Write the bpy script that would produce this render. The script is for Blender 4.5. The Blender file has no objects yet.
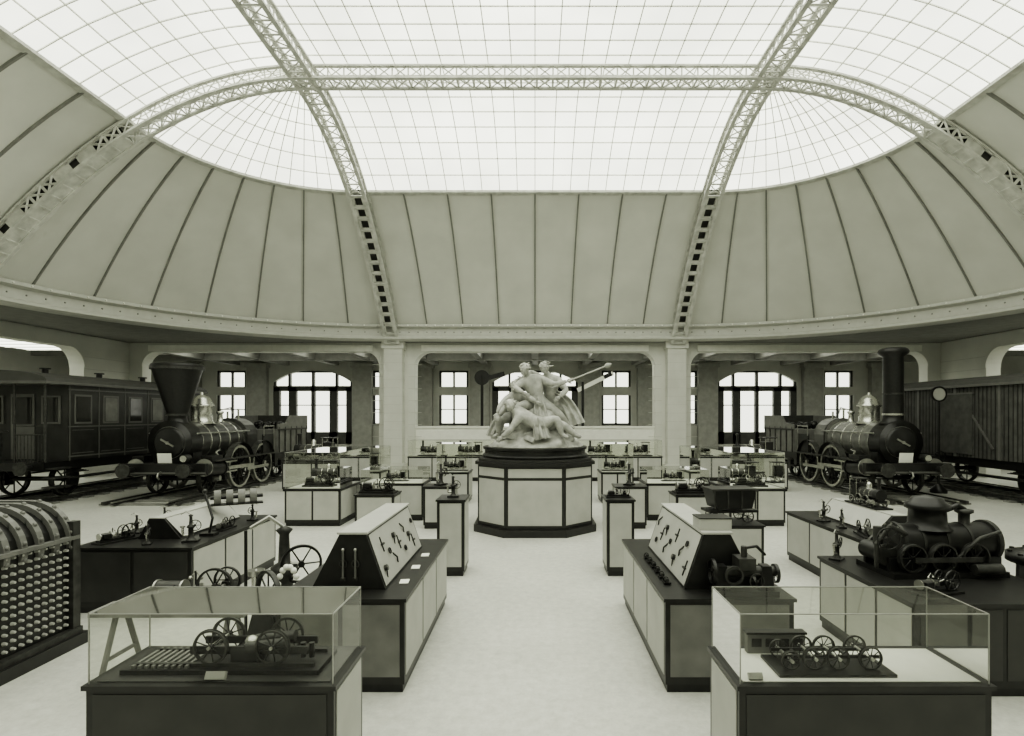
import bpy, math, random
from mathutils import Vector, Matrix, Euler, noise
random.seed(7)
sc = bpy.context.scene
pi = math.pi
# ------------------------------------------------------------ materials
def mat(name, g, rough=0.6, metal=0.0, var=0.12, scale=4.0, bump=0.0, tint=(0.99,1.0,0.925), spec=0.5):
    m = bpy.data.materials.new(name); m.use_nodes = True
    nt = m.node_tree; N = nt.nodes; L = nt.links
    bs = N['Principled BSDF']
    tc = N.new('ShaderNodeTexCoord'); nz = N.new('ShaderNodeTexNoise')
    nz.inputs['Scale'].default_value = scale; nz.inputs['Detail'].default_value = 6
    L.new(tc.outputs['Object'], nz.inputs['Vector'])
    mr = N.new('ShaderNodeMapRange')
    mr.inputs['From Min'].default_value = 0.3; mr.inputs['From Max'].default_value = 0.7
    mr.inputs['To Min'].default_value = 1-var; mr.inputs['To Max'].default_value = 1+var
    L.new(nz.outputs['Fac'], mr.inputs['Value'])
    vm = N.new('ShaderNodeVectorMath'); vm.operation = 'SCALE'
    vm.inputs[0].default_value = (g*tint[0], g*tint[1], g*tint[2])
    L.new(mr.outputs['Result'], vm.inputs['Scale'])
    L.new(vm.outputs['Vector'], bs.inputs['Base Color'])
    bs.inputs['Roughness'].default_value = rough
    bs.inputs['Metallic'].default_value = metal
    bs.inputs['Specular IOR Level'].default_value = spec
    if bump > 0:
        bp = N.new('ShaderNodeBump'); bp.inputs['Strength'].default_value = bump
        bp.inputs['Distance'].default_value = 0.02
        L.new(nz.outputs['Fac'], bp.inputs['Height']); L.new(bp.outputs['Normal'], bs.inputs['Normal'])
    return m
def emit(name, strength, var=0.05):
    m = bpy.data.materials.new(name); m.use_nodes = True
    nt = m.node_tree; N = nt.nodes; L = nt.links
    for n in list(N): N.remove(n)
    o = N.new('ShaderNodeOutputMaterial'); e = N.new('ShaderNodeEmission')
    tc = N.new('ShaderNodeTexCoord'); nz = N.new('ShaderNodeTexNoise'); nz.inputs['Scale'].default_value = 0.35
    nz.inputs['Detail'].default_value = 3
    L.new(tc.outputs['Object'], nz.inputs['Vector'])
    mr = N.new('ShaderNodeMapRange'); mr.inputs['From Min'].default_value=.3; mr.inputs['From Max'].default_value=.7
    mr.inputs['To Min'].default_value = strength*(1-var); mr.inputs['To Max'].default_value = strength*(1+var)
    L.new(nz.outputs['Fac'], mr.inputs['Value']); L.new(mr.outputs['Result'], e.inputs['Strength'])
    e.inputs['Color'].default_value = (0.98,1.0,0.85,1)
    L.new(e.outputs['Emission'], o.inputs['Surface'])
    return m
def glassmat(name):
    m = bpy.data.materials.new(name); m.use_nodes = True
    nt = m.node_tree; N = nt.nodes; L = nt.links
    for n in list(N): N.remove(n)
    o = N.new('ShaderNodeOutputMaterial'); t = N.new('ShaderNodeBsdfTransparent'); g = N.new('ShaderNodeBsdfGlossy')
    t.inputs['Color'].default_value = (0.94,0.95,0.92,1); g.inputs['Roughness'].default_value = 0.03
    fr = N.new('ShaderNodeFresnel'); fr.inputs['IOR'].default_value = 1.45
    mx = N.new('ShaderNodeMixShader')
    L.new(fr.outputs['Fac'], mx.inputs['Fac']); L.new(t.outputs[0], mx.inputs[1]); L.new(g.outputs[0], mx.inputs[2])
    L.new(mx.outputs[0], o.inputs['Surface'])
    return m
M_sky = emit('skylight_frosted_glass', 2.6, .14)
M_lay = emit('aisle_laylight_glass', 3.4)
M_bar = mat('glazing_bar_paint', .86, .6)
M_rib = mat('rib_paint', .58, .6, var=.2)
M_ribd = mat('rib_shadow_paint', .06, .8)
M_dome = mat('dome_plaster', .70, .9, var=.06, scale=.8)
M_domerib = mat('dome_rib_paint', .24, .7)
M_corn = mat('cornice_plaster', .56, .8, var=.05)
M_wall = mat('wall_plaster', .66, .85, var=.06, scale=1.2)
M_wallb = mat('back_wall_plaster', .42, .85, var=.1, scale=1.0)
M_pil = mat('pilaster_plaster', .30, .8)
M_white = mat('white_paint', .86, .7, var=.04)
M_ceil = mat('aisle_ceiling', .55, .9)
M_beam = mat('aisle_beam', .22, .8)
M_dark = mat('dark_wood', .018, .35, var=.25, scale=9)
M_panel = mat('light_panel', .44, .55, var=.08, scale=3)
M_linen = mat('display_linen', .66, .8, var=.06)
M_iron = mat('black_iron', .012, .38, var=.3, scale=12)
M_iron2 = mat('worn_iron', .055, .45, metal=.4, var=.4, scale=10)
M_steel = mat('polished_steel', .45, .28, metal=.9, var=.2)
M_brass = mat('polished_brass', .62, .25, metal=.9, var=.1)
M_grey = mat('grey_paint', .16, .5, var=.2)
M_clad = mat('boiler_cladding', .05, .3, var=.25, scale=6)
M_coach = mat('coach_varnish', .03, .3, var=.3, scale=3)
M_trimc = mat('coach_trim', .12, .4)
M_roof = mat('coach_roof', .07, .7)
M_wag = mat('wagon_planks', .075, .6, var=.3, scale=4)
M_plas = mat('sculpture_plaster', .40, .5, var=.3, scale=7, bump=.15)
M_wood = mat('worn_timber', .20, .7, var=.3)
M_glass = glassmat('clear_glass')
M_edge = mat('glass_edge', .30, .3)
M_wframe = mat('window_frame_paint', .06, .6)
M_darkpanel=mat('dark_panel',.035,.4,var=.2)
# floor
M_floor = mat('terrazzo_floor', .60, .42, var=.08, scale=.7)
nt = M_floor.node_tree
n2 = nt.nodes.new('ShaderNodeTexNoise'); n2.inputs['Scale'].default_value = 9; n2.inputs['Detail'].default_value = 10
n2.inputs['Roughness'].default_value=.8
tc = nt.nodes.new('ShaderNodeTexCoord'); nt.links.new(tc.outputs['Object'], n2.inputs['Vector'])
mr2 = nt.nodes.new('ShaderNodeMapRange'); mr2.inputs['From Min'].default_value=.3; mr2.inputs['From Max'].default_value=.7
mr2.inputs['To Min'].default_value=.76; mr2.inputs['To Max'].default_value=1.12
nt.links.new(n2.outputs['Fac'], mr2.inputs['Value'])
bs = nt.nodes['Principled BSDF']; old = bs.inputs['Base Color'].links[0].from_socket
v2 = nt.nodes.new('ShaderNodeVectorMath'); v2.operation='SCALE'
nt.links.new(old, v2.inputs[0]); nt.links.new(mr2.outputs['Result'], v2.inputs['Scale']); nt.links.new(v2.outputs['Vector'], bs.inputs['Base Color'])

# ------------------------------------------------------------ builder
def dirmat(d, c):
    q = Vector(d).normalized().to_track_quat('Z','Y')
    return Matrix.Translation(Vector(c)) @ q.to_matrix().to_4x4()
class B:
    def __init__(s): s.v=[]; s.f=[]; s.m=[]; s.sm=[]; s.mats=[]; s.T=None
    def mi(s, m):
        if m not in s.mats: s.mats.append(m)
        return s.mats.index(m)
    def add(s, vs, fs, m, smooth=False, M=None):
        o = len(s.v); i = s.mi(m)
        for p in vs:
            p = Vector(p)
            if M is not None: p = M @ p
            if s.T is not None: p = s.T @ p
            s.v.append(p)
        for f in fs:
            s.f.append([a+o for a in f]); s.m.append(i); s.sm.append(smooth)
    def bx(s, x0,x1,y0,y1,z0,z1,m,M=None):
        vs=[(x0,y0,z0),(x1,y0,z0),(x1,y1,z0),(x0,y1,z0),(x0,y0,z1),(x1,y0,z1),(x1,y1,z1),(x0,y1,z1)]
        s.add(vs,[(3,2,1,0),(4,5,6,7),(0,1,5,4),(1,2,6,5),(2,3,7,6),(3,0,4,7)],m,M=M)
    def box(s,c,sz,m,rot=(0,0,0)):
        M = Matrix.Translation(Vector(c)) @ Euler(rot).to_matrix().to_4x4()
        s.bx(-sz[0]/2,sz[0]/2,-sz[1]/2,sz[1]/2,-sz[2]/2,sz[2]/2,m,M)
    def cyl(s,p,q,r,m,r2=None,n=16,caps=True):
        p=Vector(p); q=Vector(q); d=q-p; h=d.length
        if h<1e-6: return
        if r2 is None: r2=r
        M = dirmat(d,p)
        a=[(math.cos(2*pi*i/n),math.sin(2*pi*i/n)) for i in range(n)]
        lo=[(x*r,y*r,0) for x,y in a]; hi=[(x*r2,y*r2,h) for x,y in a]
        s.add(lo+hi,[(i,(i+1)%n,n+(i+1)%n,n+i) for i in range(n)],m,n>6,M)
        if caps:
            s.add(lo,[tuple(range(n-1,-1,-1))],m,False,M); s.add(hi,[tuple(range(n))],m,False,M)
    def lathe(s,c,d,prof,m,n=24,smooth=True):
        M=dirmat(d,c); vs=[]; fs=[]
        for r,h in prof:
            for i in range(n):
                vs.append((max(r,1e-4)*math.cos(2*pi*i/n),max(r,1e-4)*math.sin(2*pi*i/n),h))
        for j in range(len(prof)-1):
            for i in range(n):
                k=(i+1)%n; fs.append((j*n+i,j*n+k,(j+1)*n+k,(j+1)*n+i))
        s.add(vs,fs,m,smooth,M)
    def sph(s,c,r,m,n=16,k=10,M0=None):
        if not hasattr(r,'__len__'): r=(r,r,r)
        vs=[];fs=[]
        for j in range(k+1):
            t=pi*j/k
            for i in range(n):
                a=2*pi*i/n
                vs.append((r[0]*math.sin(t)*math.cos(a),r[1]*math.sin(t)*math.sin(a),r[2]*math.cos(t)))
        for j in range(k):
            for i in range(n):
                q=(i+1)%n; fs.append((j*n+i,(j+1)*n+i,(j+1)*n+q,j*n+q))
        M=Matrix.Translation(Vector(c))
        if M0 is not None: M=M@M0
        s.add(vs,fs,m,True,M)
    def tube(s,pts,r,m,n=8):
        pts=[Vector(p) for p in pts]
        for a,b in zip(pts,pts[1:]): s.cyl(a,b,r,m,n=n,caps=False)
        for p in pts: s.sph(p,r,m,n=n,k=4)
    def ring(s,c,d,R,w,t,m,n=28):
        s.lathe(c,d,[(R-t,-w/2),(R,-w/2),(R,w/2),(R-t,w/2),(R-t,-w/2)],m,n,smooth=False)
    def wheel(s,c,d,R,w,m,mrim=None,sp=10,hub=.16,sr=.035,flange=True):
        mrim=mrim or m
        s.ring(c,d,R,w,R*.11,mrim,n=32)
        if flange:
            cc=Vector(c); dd=Vector(d).normalized()
            s.ring(cc-dd*w*.45,d,R*1.05,w*.2,R*.12,mrim,n=32)
        M=dirmat(d,c)
        h=Vector(d).normalized()*w*.7
        s.cyl(Vector(c)-h,Vector(c)+h,R*hub,m,n=12)
        for i in range(sp):
            a=2*pi*i/sp
            p=M@Vector((math.cos(a)*R*hub*.8,math.sin(a)*R*hub*.8,0)); q=M@Vector((math.cos(a)*R*.93,math.sin(a)*R*.93,0))
            s.cyl(p,q,R*sr*1.3,m,r2=R*sr,n=6,caps=False)
    def prism(s,poly,axis,a0,a1,m,smooth=False):
        n=len(poly)
        def P(u,w,t): return (u,t,w) if axis=='y' else ((t,u,w) if axis=='x' else (u,w,t))
        vs=[P(u,w,a0) for u,w in poly]+[P(u,w,a1) for u,w in poly]
        s.add(vs,[(i,(i+1)%n,n+(i+1)%n,n+i) for i in range(n)],m,smooth)
        s.add(vs,[tuple(range(n)),tuple(range(2*n-1,n-1,-1))],m)
    def sweep(s,pts,sides,w,h,m,closed=False,up=None):
        vs=[];fs=[];n=len(pts)
        for i,(p,sd) in enumerate(zip(pts,sides)):
            p=Vector(p); sd=Vector(sd); u=Vector(up[i]) if up else Vector((0,0,1))
            vs+= [p+sd*w/2,p-sd*w/2,p-sd*w/2-u*h,p+sd*w/2-u*h]
        rng=range(n) if closed else range(n-1)
        for i in rng:
            j=(i+1)%n
            for k in range(4):
                l=(k+1)%4; fs.append((i*4+k,i*4+l,j*4+l,j*4+k))
        s.add(vs,fs,m)
    def done(s,name,loc=(0,0,0),rz=0,parent=None,bevel=0,recalc=True):
        me=bpy.data.meshes.new(name)
        me.from_pydata([tuple(p) for p in s.v],[],s.f)
        for m in s.mats: me.materials.append(m)
        me.polygons.foreach_set('material_index',s.m); me.polygons.foreach_set('use_smooth',s.sm)
        me.update()
        if recalc:
            import bmesh
            bm=bmesh.new(); bm.from_mesh(me); bmesh.ops.recalc_face_normals(bm,faces=bm.faces); bm.to_mesh(me); bm.free()
        o=bpy.data.objects.new(name,me); sc.collection.objects.link(o)
        o.location=loc; o.rotation_euler=(0,0,rz)
        if parent: o.parent=parent
        return o
def empty(name,loc=(0,0,0)):
    o=bpy.data.objects.new(name,None); sc.collection.objects.link(o); o.location=loc; return o

# ------------------------------------------------------------ hall geometry
A=6.4; YF=15.7; YN=0.0; DG=4.85; DE=9.4; RX=18.6; RYF=25.9; RYN=-10.2
H0=12.25; KH=.0637
def H(d): return H0-KH*d*d
def loop(nf,nc,ns):
    L=[]
    for i in range(nf): L.append((-A+2*A*i/nf,YF,0,1))
    for i in range(nc): t=pi/2*i/nc; L.append((A,YF,math.sin(t),math.cos(t)))
    for i in range(ns): L.append((A,YF-(YF-YN)*i/ns,1,0))
    for i in range(nc): t=pi/2*i/nc; L.append((A,YN,math.cos(t),-math.sin(t)))
    for i in range(nf): L.append((A-2*A*i/nf,YN,0,-1))
    for i in range(nc): t=pi/2*i/nc; L.append((-A,YN,-math.sin(t),-math.cos(t)))
    for i in range(ns): L.append((-A,YN+(YF-YN)*i/ns,-1,0))
    for i in range(nc): t=pi/2*i/nc; L.append((-A,YF,-math.cos(t),math.sin(t)))
    return L
def P(l,d,z=None): return Vector((l[0]+l[2]*d,l[1]+l[3]*d,H(d) if z is None else z))
def loft(b,L,prof,m,smooth=True):
    n=len(L);vs=[];fs=[]
    for d,z in prof:
        for l in L: vs.append(P(l,d,z))
    for j in range(len(prof)-1):
        for i in range(n):
            k=(i+1)%n; fs.append((j*n+i,j*n+k,(j+1)*n+k,(j+1)*n+i))
    b.add(vs,fs,m,smooth)
Lg=loop(20,16,26)
ds=[DG*i/8 for i in range(9)]
b=B(); loft(b,Lg,[(d,H(d)) for d in ds],M_sky)
b.add([(-A,YN,H0),(A,YN,H0),(A,YF,H0),(-A,YF,H0)],[(0,1,2,3)],M_sky)
skyo=b.done('ceiling_skylight')
b=B(); bw=.024
for i,l in enumerate(Lg):
    sd=Vector((-l[3],l[2],0))
    b.sweep([P(l,d)-Vector((0,0,.02)) for d in ds],[sd]*9,bw,.03,M_bar)
for d in ds[1:]:
    b.sweep([P(l,d)-Vector((0,0,.02)) for l in Lg],[Vector((l[2],l[3],0)) for l in Lg],bw,.03,M_bar,closed=True)
for i in range(1,20):
    x=-A+2*A*i/20; b.bx(x-bw/2,x+bw/2,YN,YF,H0-.05,H0-.02,M_bar)
for i in range(1,26):
    y=YN+(YF-YN)*i/26; b.bx(-A,A,y-bw/2,y+bw/2,H0-.05,H0-.02,M_bar)
b.done('glazing_bars',parent=skyo)
# opaque dome
Ld=loop(24,24,24); b=B()
loft(b,Ld,[(DG+(DE-DG)*i/10,H(DG+(DE-DG)*i/10)) for i in range(11)],M_dome)
domeo=b.done('ceiling_dome')
b=B()
Lr=loop(8,8,10)
dd=[DG+(DE-DG)*i/10 for i in range(11)]
for l in Lr:
    sd=Vector((-l[3],l[2],0)); b.sweep([P(l,d) for d in dd],[sd]*11,.05,.08,M_domerib)
loftp=[(DG-.08,H(DG)-.0),(DG-.08,H(DG)-.08),(DG+.12,H(DG)-.12),(DG+.14,H(DG)-.02)]
loft(b,Ld,loftp,M_rib,False)
b.done('dome_battens',parent=domeo)
b=B()
pr=[(9.45,6.62),(9.22,6.62),(9.2,6.5),(9.42,6.44),(9.42,6.12),(9.34,6.08),(9.30,5.98),(9.42,5.92),(9.75,5.9)]
loft(b,Ld,pr,M_corn,False)
vs=[];n=len(Ld);fs=[]
for l in Ld: vs.append(P(l,9.7,5.9))
for l in Ld:
    ts=[]
    if l[2]>1e-6: ts.append((RX+.3-l[0])/l[2])
    if l[2]<-1e-6: ts.append((-RX-.3-l[0])/l[2])
    if l[3]>1e-6: ts.append((RYF+.3-l[1])/l[3])
    if l[3]<-1e-6: ts.append((RYN-.3-l[1])/l[3])
    vs.append(P(l,min(ts),5.9))
for i in range(n):
    k=(i+1)%n; fs.append((i,k,n+k,n+i))
b.add(vs,fs,M_beam)
for sx in(-1,1):
    b.bx(min(sx*(RX-.1),sx*(RX+.6)),max(sx*(RX-.1),sx*(RX+.6)),RYN-.6,RYF+.6,5.9,6.3,M_corn)
b.bx(-RX-6.8,RX+6.8,RYF-.1,RYF+.6,5.905,6.3,M_corn)
for l in loop(32,26,34):
    p=P(l,9.19,6.55); b.sph(p,.035,M_white,n=6,k=4)
    p=P(l,9.41,6.28); b.sph(p,.03,M_domerib,n=6,k=4)
b.done('trim_cornice_ring')
# lattice arch girders
def girder(name,pts,side,dfun,w=.56,xl=False):
    b=B(); side=Vector(side); P0=[Vector(p) for p in pts]
    out=[P0[0]]; acc=0; step=.44 if xl else .5
    for a,c in zip(P0,P0[1:]):
        seg=(c-a).length
        while acc+seg>=step:
            t=(step-acc)/seg; a=a+(c-a)*t; out.append(a.copy()); seg=(c-a).length; acc=0
        acc+=seg
    Q=out; n=len(Q); ups=[]
    for i in range(n):
        t=(Q[min(i+1,n-1)]-Q[max(i-1,0)]).normalized(); u=side.cross(t)
        if u.z<0: u=-u
        ups.append(u)
    h=.36
    for s_ in(-1,1):
        for o in(.03,h):
            b.sweep([q+side*s_*w/2-u*o for q,u in zip(Q,ups)],[side]*n,.12,.05,M_rib,up=ups)
    for i in range(n-1):
        q,r=Q[i],Q[i+1]; u,v=ups[i],ups[i+1]
        opaque=dfun((q+r)/2)>DG+.1
        c=[[q+side*s_*w/2-u*o for o in(.05,h+.02)] for s_ in(-1,1)]
        e=[[r+side*s_*w/2-v*o for o in(.05,h+.02)] for s_ in(-1,1)]
        b.cyl(c[0][1],c[1][1],.03,M_rib,n=4,caps=False)
        L=lambda X,Y,k:X.lerp(Y,k)
        def quad(a0,a1,b0,b1,m): b.add([a0,a1,b1,b0],[(0,1,2,3)],m)
        if opaque:
            grp=i%6
            def frame(a0,a1,b0,b1,fu,fv,solid=False,cross=False):
                if solid: quad(a0,a1,b0,b1,M_rib); return
                quad(a0,a1,L(a0,b0,fv),L(a1,b1,fv),M_rib); quad(L(a0,b0,1-fv),L(a1,b1,1-fv),b0,b1,M_rib)
                quad(a0,L(a0,a1,fu),b0,L(b0,b1,fu),M_rib); quad(L(a0,a1,1-fu),a1,L(b0,b1,1-fu),b1,M_rib)
                if cross:
                    b.cyl(a0,b1,.035,M_rib,n=4,caps=False); b.cyl(a1,b0,.035,M_rib,n=4,caps=False)
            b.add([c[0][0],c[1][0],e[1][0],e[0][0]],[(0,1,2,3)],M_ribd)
            if xl:
                frame(c[0][1],c[1][1],e[0][1],e[1][1],.3,.25,solid=True)
                for k in(0,1): frame(c[k][0],c[k][1],e[k][0],e[k][1],.16,.1 if grp in(1,2,3) else .22,solid=grp in(0,4),cross=grp in(1,2,3))
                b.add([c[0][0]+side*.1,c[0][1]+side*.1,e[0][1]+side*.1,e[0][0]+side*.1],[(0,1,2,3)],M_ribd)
            else:
                frame(c[0][1],c[1][1],e[0][1],e[1][1],.26,.2)
                for k in(0,1): frame(c[k][0],c[k][1],e[k][0],e[k][1],.2,.18)
        else:
            b.cyl(c[0][1],e[1][1],.022,M_rib,n=4,caps=False); b.cyl(c[1][1],e[0][1],.022,M_rib,n=4,caps=False)
            for k in(0,1):
                b.cyl(c[k][0],e[k][1],.018,M_rib,n=4,caps=False); b.cyl(c[k][1],e[k][0],.018,M_rib,n=4,caps=False)
                b.cyl(c[k][0],c[k][1],.022,M_rib,n=4,caps=False)
    b.done(name,recalc=False)
def yp(x):
    L=[]; y=YF+9.85
    while y>YN-9.85:
        d=max(0,y-YF,YN-y); L.append((x,y,H(d)-.03)); y-=.1
    return L
def xp(y0):
    L=[];x=-(A+9.85)
    while x<A+9.85:
        d=max(0,abs(x)-A); L.append((x,y0,H(d)-.05)); x+=.1
    return L
dy=lambda p:max(0,p.y-YF,YN-p.y); dx=lambda p:max(0,abs(p.x)-A)
girder('ceiling_arch_girder',yp(-A),(1,0,0),dy); girder('ceiling_arch_girder',yp(A),(1,0,0),dy)
girder('ceiling_arch_girder',xp(YF),(0,1,0),dx,.5,True); girder('ceiling_arch_girder',xp(YN),(0,1,0),dx,.5,True)
# ------------------------------------------------------------ walls
def holes(b,axis,p0,p1,u0,u1,z0,z1,hs,m):
    us=sorted(set([u0,u1]+[h[0] for h in hs]+[h[1] for h in hs])); zs=sorted(set([z0,z1]+[h[2] for h in hs]+[h[3] for h in hs]))
    for a,c in zip(us,us[1:]):
        for e,f in zip(zs,zs[1:]):
            um=(a+c)/2; zm=(e+f)/2
            if any(h[0]<um<h[1] and h[2]<zm<h[3] for h in hs): continue
            if axis=='x': b.bx(a,c,p0,p1,e,f,m)
            else: b.bx(p0,p1,a,c,e,f,m)
def fillet(b,axis,p0,p1,u,z,sgn,r,m):
    poly=[(u,z)]
    for i in range(9):
        t=pi/2*i/8
        poly.append((u+sgn*(r-r*math.cos(t)), z-(r-r*math.sin(t))))
    b.prism(poly,'y' if axis=='x' else 'x',p0,p1,m)
b=B()
ops=[(-18.0,-7.15,0,5.5),(-5.5,5.5,0,5.5),(7.15,18.0,0,5.5)]
holes(b,'x',25.9,26.5,-19.2,19.2,0,5.9,ops,M_wall)
for o in ops:
    fillet(b,'x',25.88,26.52,o[0]-.01,5.51,1,.7,M_wall); fillet(b,'x',25.88,26.52,o[1]+.01,5.51,-1,.7,M_wall)
    b.bx(o[0]+.3,o[1]-.3,25.84,25.9,5.52,5.8,M_white)
for x in(-6.4,6.4):
    b.bx(x-.42,x+.42,25.45,25.9,0,5.75,M_wall); b.bx(x-.5,x+.5,25.38,25.9,5.6,5.92,M_wall); b.bx(x-.55,x+.55,25.3,25.9,0,.4,M_wall)
    for k in range(14): b.bx(x-.43,x+.43,25.44,25.9,.4+k*.38,.412+k*.38,M_corn)
for s_ in(-1,1):
  for e in (5.5,7.15):
    for k in range(9): b.bx(s_*e-.3,s_*e+.3,25.885,25.9,.5+k*.55,.52+k*.55,M_corn)
b.done('wall_back_arcade')
b=B(); b.bx(-5.5,5.5,26.0,26.25,0,2.0,M_white); b.bx(-5.5,5.5,25.95,26.3,2.0,2.08,M_white)
for k in range(7): b.bx(-5.2+k*1.5,-5.2+k*1.5+.9,25.985,26.0,.4,1.7,M_white)
b.done('wall_back_parapet')
for nm,sx in(('left',-1),('right',1)):
    b=B(); x0,x1=sorted((sx*18.6,sx*19.2))
    hs=[(13.0,23.3,0,5.35),(2.0,11.4,0,5.35)]
    holes(b,'y',x0,x1,RYN-.6,25.9,0,5.9,hs,M_wall)
    for h in hs:
        fillet(b,'y',x0-.02,x1+.02,h[0]-.01,5.36,1,.8,M_wall); fillet(b,'y',x0-.02,x1+.02,h[1]+.01,5.36,-1,.8,M_wall)
    xi=sx*18.6
    for k in range(10): b.bx(min(xi,xi-sx*.015),max(xi,xi-sx*.015),23.3,25.9,.5+k*.5,.53+k*.5,M_corn)
    b.done('wall_%s_arcade'%nm)
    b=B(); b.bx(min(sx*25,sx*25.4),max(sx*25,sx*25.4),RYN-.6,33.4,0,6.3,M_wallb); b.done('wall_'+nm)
    b=B(); b.bx(min(sx*19.2,sx*25),max(sx*19.2,sx*25),RYN,33,5.9,6.1,M_ceil)
    for y in range(-8,33,3): b.bx(min(sx*19.2,sx*25),max(sx*19.2,sx*25),y,y+.3,5.55,5.9,M_beam)
    b.done('ceiling_%s_aisle'%nm)
    b=B(); b.bx(min(sx*19.8,sx*22.5),max(sx*19.8,sx*22.5),0,25,5.5,5.54,M_lay)
    for k in range(26): b.bx(min(sx*19.8,sx*22.5),max(sx*19.8,sx*22.5),k-.02,k+.02,5.46,5.5,M_bar)
    b.done('ceiling_laylight_'+nm)
b=B(); b.bx(-25.4,25.4,RYN-.6,RYN,0,6.3,M_wall); b.done('wall_front')
b=B(); b.bx(-19.2,19.2,26.5,33.2,5.9,6.1,M_ceil)
for i in range(-6,7): b.bx(i*2.9-.17,i*2.9+.17,26.5,33,5.5,5.9,M_beam)
b.bx(-19,19,29.4,29.75,5.45,5.9,M_beam)
b.done('ceiling_back_aisle')
b=B()
for i in range(-6,6): b.bx(i*2.9+.25,i*2.9+2.65,26.7,28.3,5.84,5.88,M_lay)
b.done('ceiling_laylight_back')
W=[(-15.3,-10.7,0.9,5.2,'wide'),(10.7,15.3,0.9,5.2,'wide'),(-2.5,2.5,0.9,5.2,'wide'),
   (-5.6,-3.9,2.0,5.2,'nar'),(3.9,5.6,2.0,5.2,'nar'),(-18.6,-16.9,2.0,5.2,'nar'),(16.9,18.6,2.0,5.2,'nar'),(-9.5,-8.1,2.0,5.2,'nar'),(8.1,9.5,2.0,5.2,'nar')]
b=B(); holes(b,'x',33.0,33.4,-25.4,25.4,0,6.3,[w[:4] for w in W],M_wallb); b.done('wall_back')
b=B()
for x in(-16.1,-10.0,-6.5,-3.2,3.2,6.5,10.0,16.1,-20,20):
    b.bx(x-.55,x+.55,32.6,33,0,5.6,M_pil); b.bx(x-.65,x+.65,32.5,33,5.35,5.6,M_pil); b.bx(x-.65,x+.65,32.5,33,0,.4,M_pil)
b.done('trim_pilasters_back')
for i,w in enumerate(W):
    b=B(); x0,x1,z0,z1,k=w
    f=.12
    b.bx(x0,x0+f,33.1,33.25,z0,z1,M_wframe); b.bx(x1-f,x1,33.1,33.25,z0,z1,M_wframe); b.bx(x0,x1,33.1,33.25,z0,z0+f,M_wframe); b.bx(x0,x1,33.1,33.25,z1-f,z1,M_wframe)
    if k=='wide':
        b.bx(x0,x1,33.05,33.3,4.0,4.3,M_wframe); b.bx(x0,x1,33.05,33.3,z0,1.6,M_wframe)
        wd=x1-x0
        for t,hw in((.0,.35),(.24,.22),(.5,.1),(.76,.22),(1.,.35)): b.bx(max(x0,x0+wd*t-hw),min(x1,x0+wd*t+hw),33.05,33.3,z0,4.2,M_wframe)
        for t in(.2,.5,.8): b.bx(x0+wd*t-.06,x0+wd*t+.06,33.05,33.3,4.2,z1,M_wframe)
        b.bx(x0,x1,33.1,33.2,3.15,3.2,M_wframe)
        c=(x0+x1)/2; n=12; hw=wd/2
        for sx in(-1,1):
            poly=[(c+sx*hw,z1+.001)]
            for j in range(n+1):
                u=j/n; poly.append((c+sx*hw*u, z1-.7*(u**2.4)))
            b.prism([poly[0]]+poly[1:],'y',33.0,33.3,M_wallb)
    else:
        b.bx(x0,x1,33.0,33.3,3.75,4.25,M_wallb)
        b.bx((x0+x1)/2-.05,(x0+x1)/2+.05,33.1,33.25,z0,z1,M_wframe)
        b.bx(x0,x1,33.1,33.2,2.9,2.95,M_wframe)
    b.add([(x0,33.18,z0),(x1,33.18,z0),(x1,33.18,z1),(x0,33.18,z1)],[(0,1,2,3)],M_glass)
    b.done('window_%d'%(i+1))
b=B(); b.bx(-25.4,25.4,RYN-.6,33.4,-.3,0,M_floor); b.done('floor')

# ------------------------------------------------------------ cabinets
def cabinet(b,x0,x1,y0,y1,z1,nx=2,ny=3,front=None,fw=.045):
    front=front or M_panel
    b.bx(x0+.02,x1-.02,y0+.02,y1-.02,0,.08,M_iron)
    b.bx(x0,x1,y0,y1,.08,z1,M_dark)
    e=.006
    for i in range(nx):
        a=x0+fw+(x1-x0-fw)*i/nx; c=x0+(x1-x0-fw)*(i+1)/nx
        for yy0,yy1,m in((y0-e,y0+.01,front),(y1-.01,y1+e,M_panel)): b.bx(a,c,yy0,yy1,.08+fw*1.6,z1-fw,m)
    for i in range(ny):
        a=y0+fw+(y1-y0-fw)*i/ny; c=y0+(y1-y0-fw)*(i+1)/ny
        for xx0,xx1 in((x0-e,x0+.01),(x1-.01,x1+e)): b.bx(xx0,xx1,a,c,.08+fw*1.6,z1-fw,M_panel)
    b.bx(x0-.02,x1+.02,y0-.02,y1+.02,z1-.015,z1+.015,M_dark)
def vitrine(b,x0,x1,y0,y1,z0,z1):
    for q in([(x0,y0,z0),(x1,y0,z0),(x1,y0,z1),(x0,y0,z1)],[(x0,y1,z0),(x1,y1,z0),(x1,y1,z1),(x0,y1,z1)],
             [(x0,y0,z0),(x0,y1,z0),(x0,y1,z1),(x0,y0,z1)],[(x1,y0,z0),(x1,y1,z0),(x1,y1,z1),(x1,y0,z1)],
             [(x0,y0,z1),(x1,y0,z1),(x1,y1,z1),(x0,y1,z1)]):
        b.add(q,[(0,1,2,3)],M_glass)
    r=.0035
    for x in(x0,x1):
        for y in(y0,y1): b.bx(x-r,x+r,y-r,y+r,z0,z1,M_edge)
        b.bx(x-r,x+r,y0,y1,z1-r,z1+r,M_edge)
    for y in(y0,y1): b.bx(x0,x1,y-r,y+r,z1-r,z1+r,M_edge)
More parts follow.
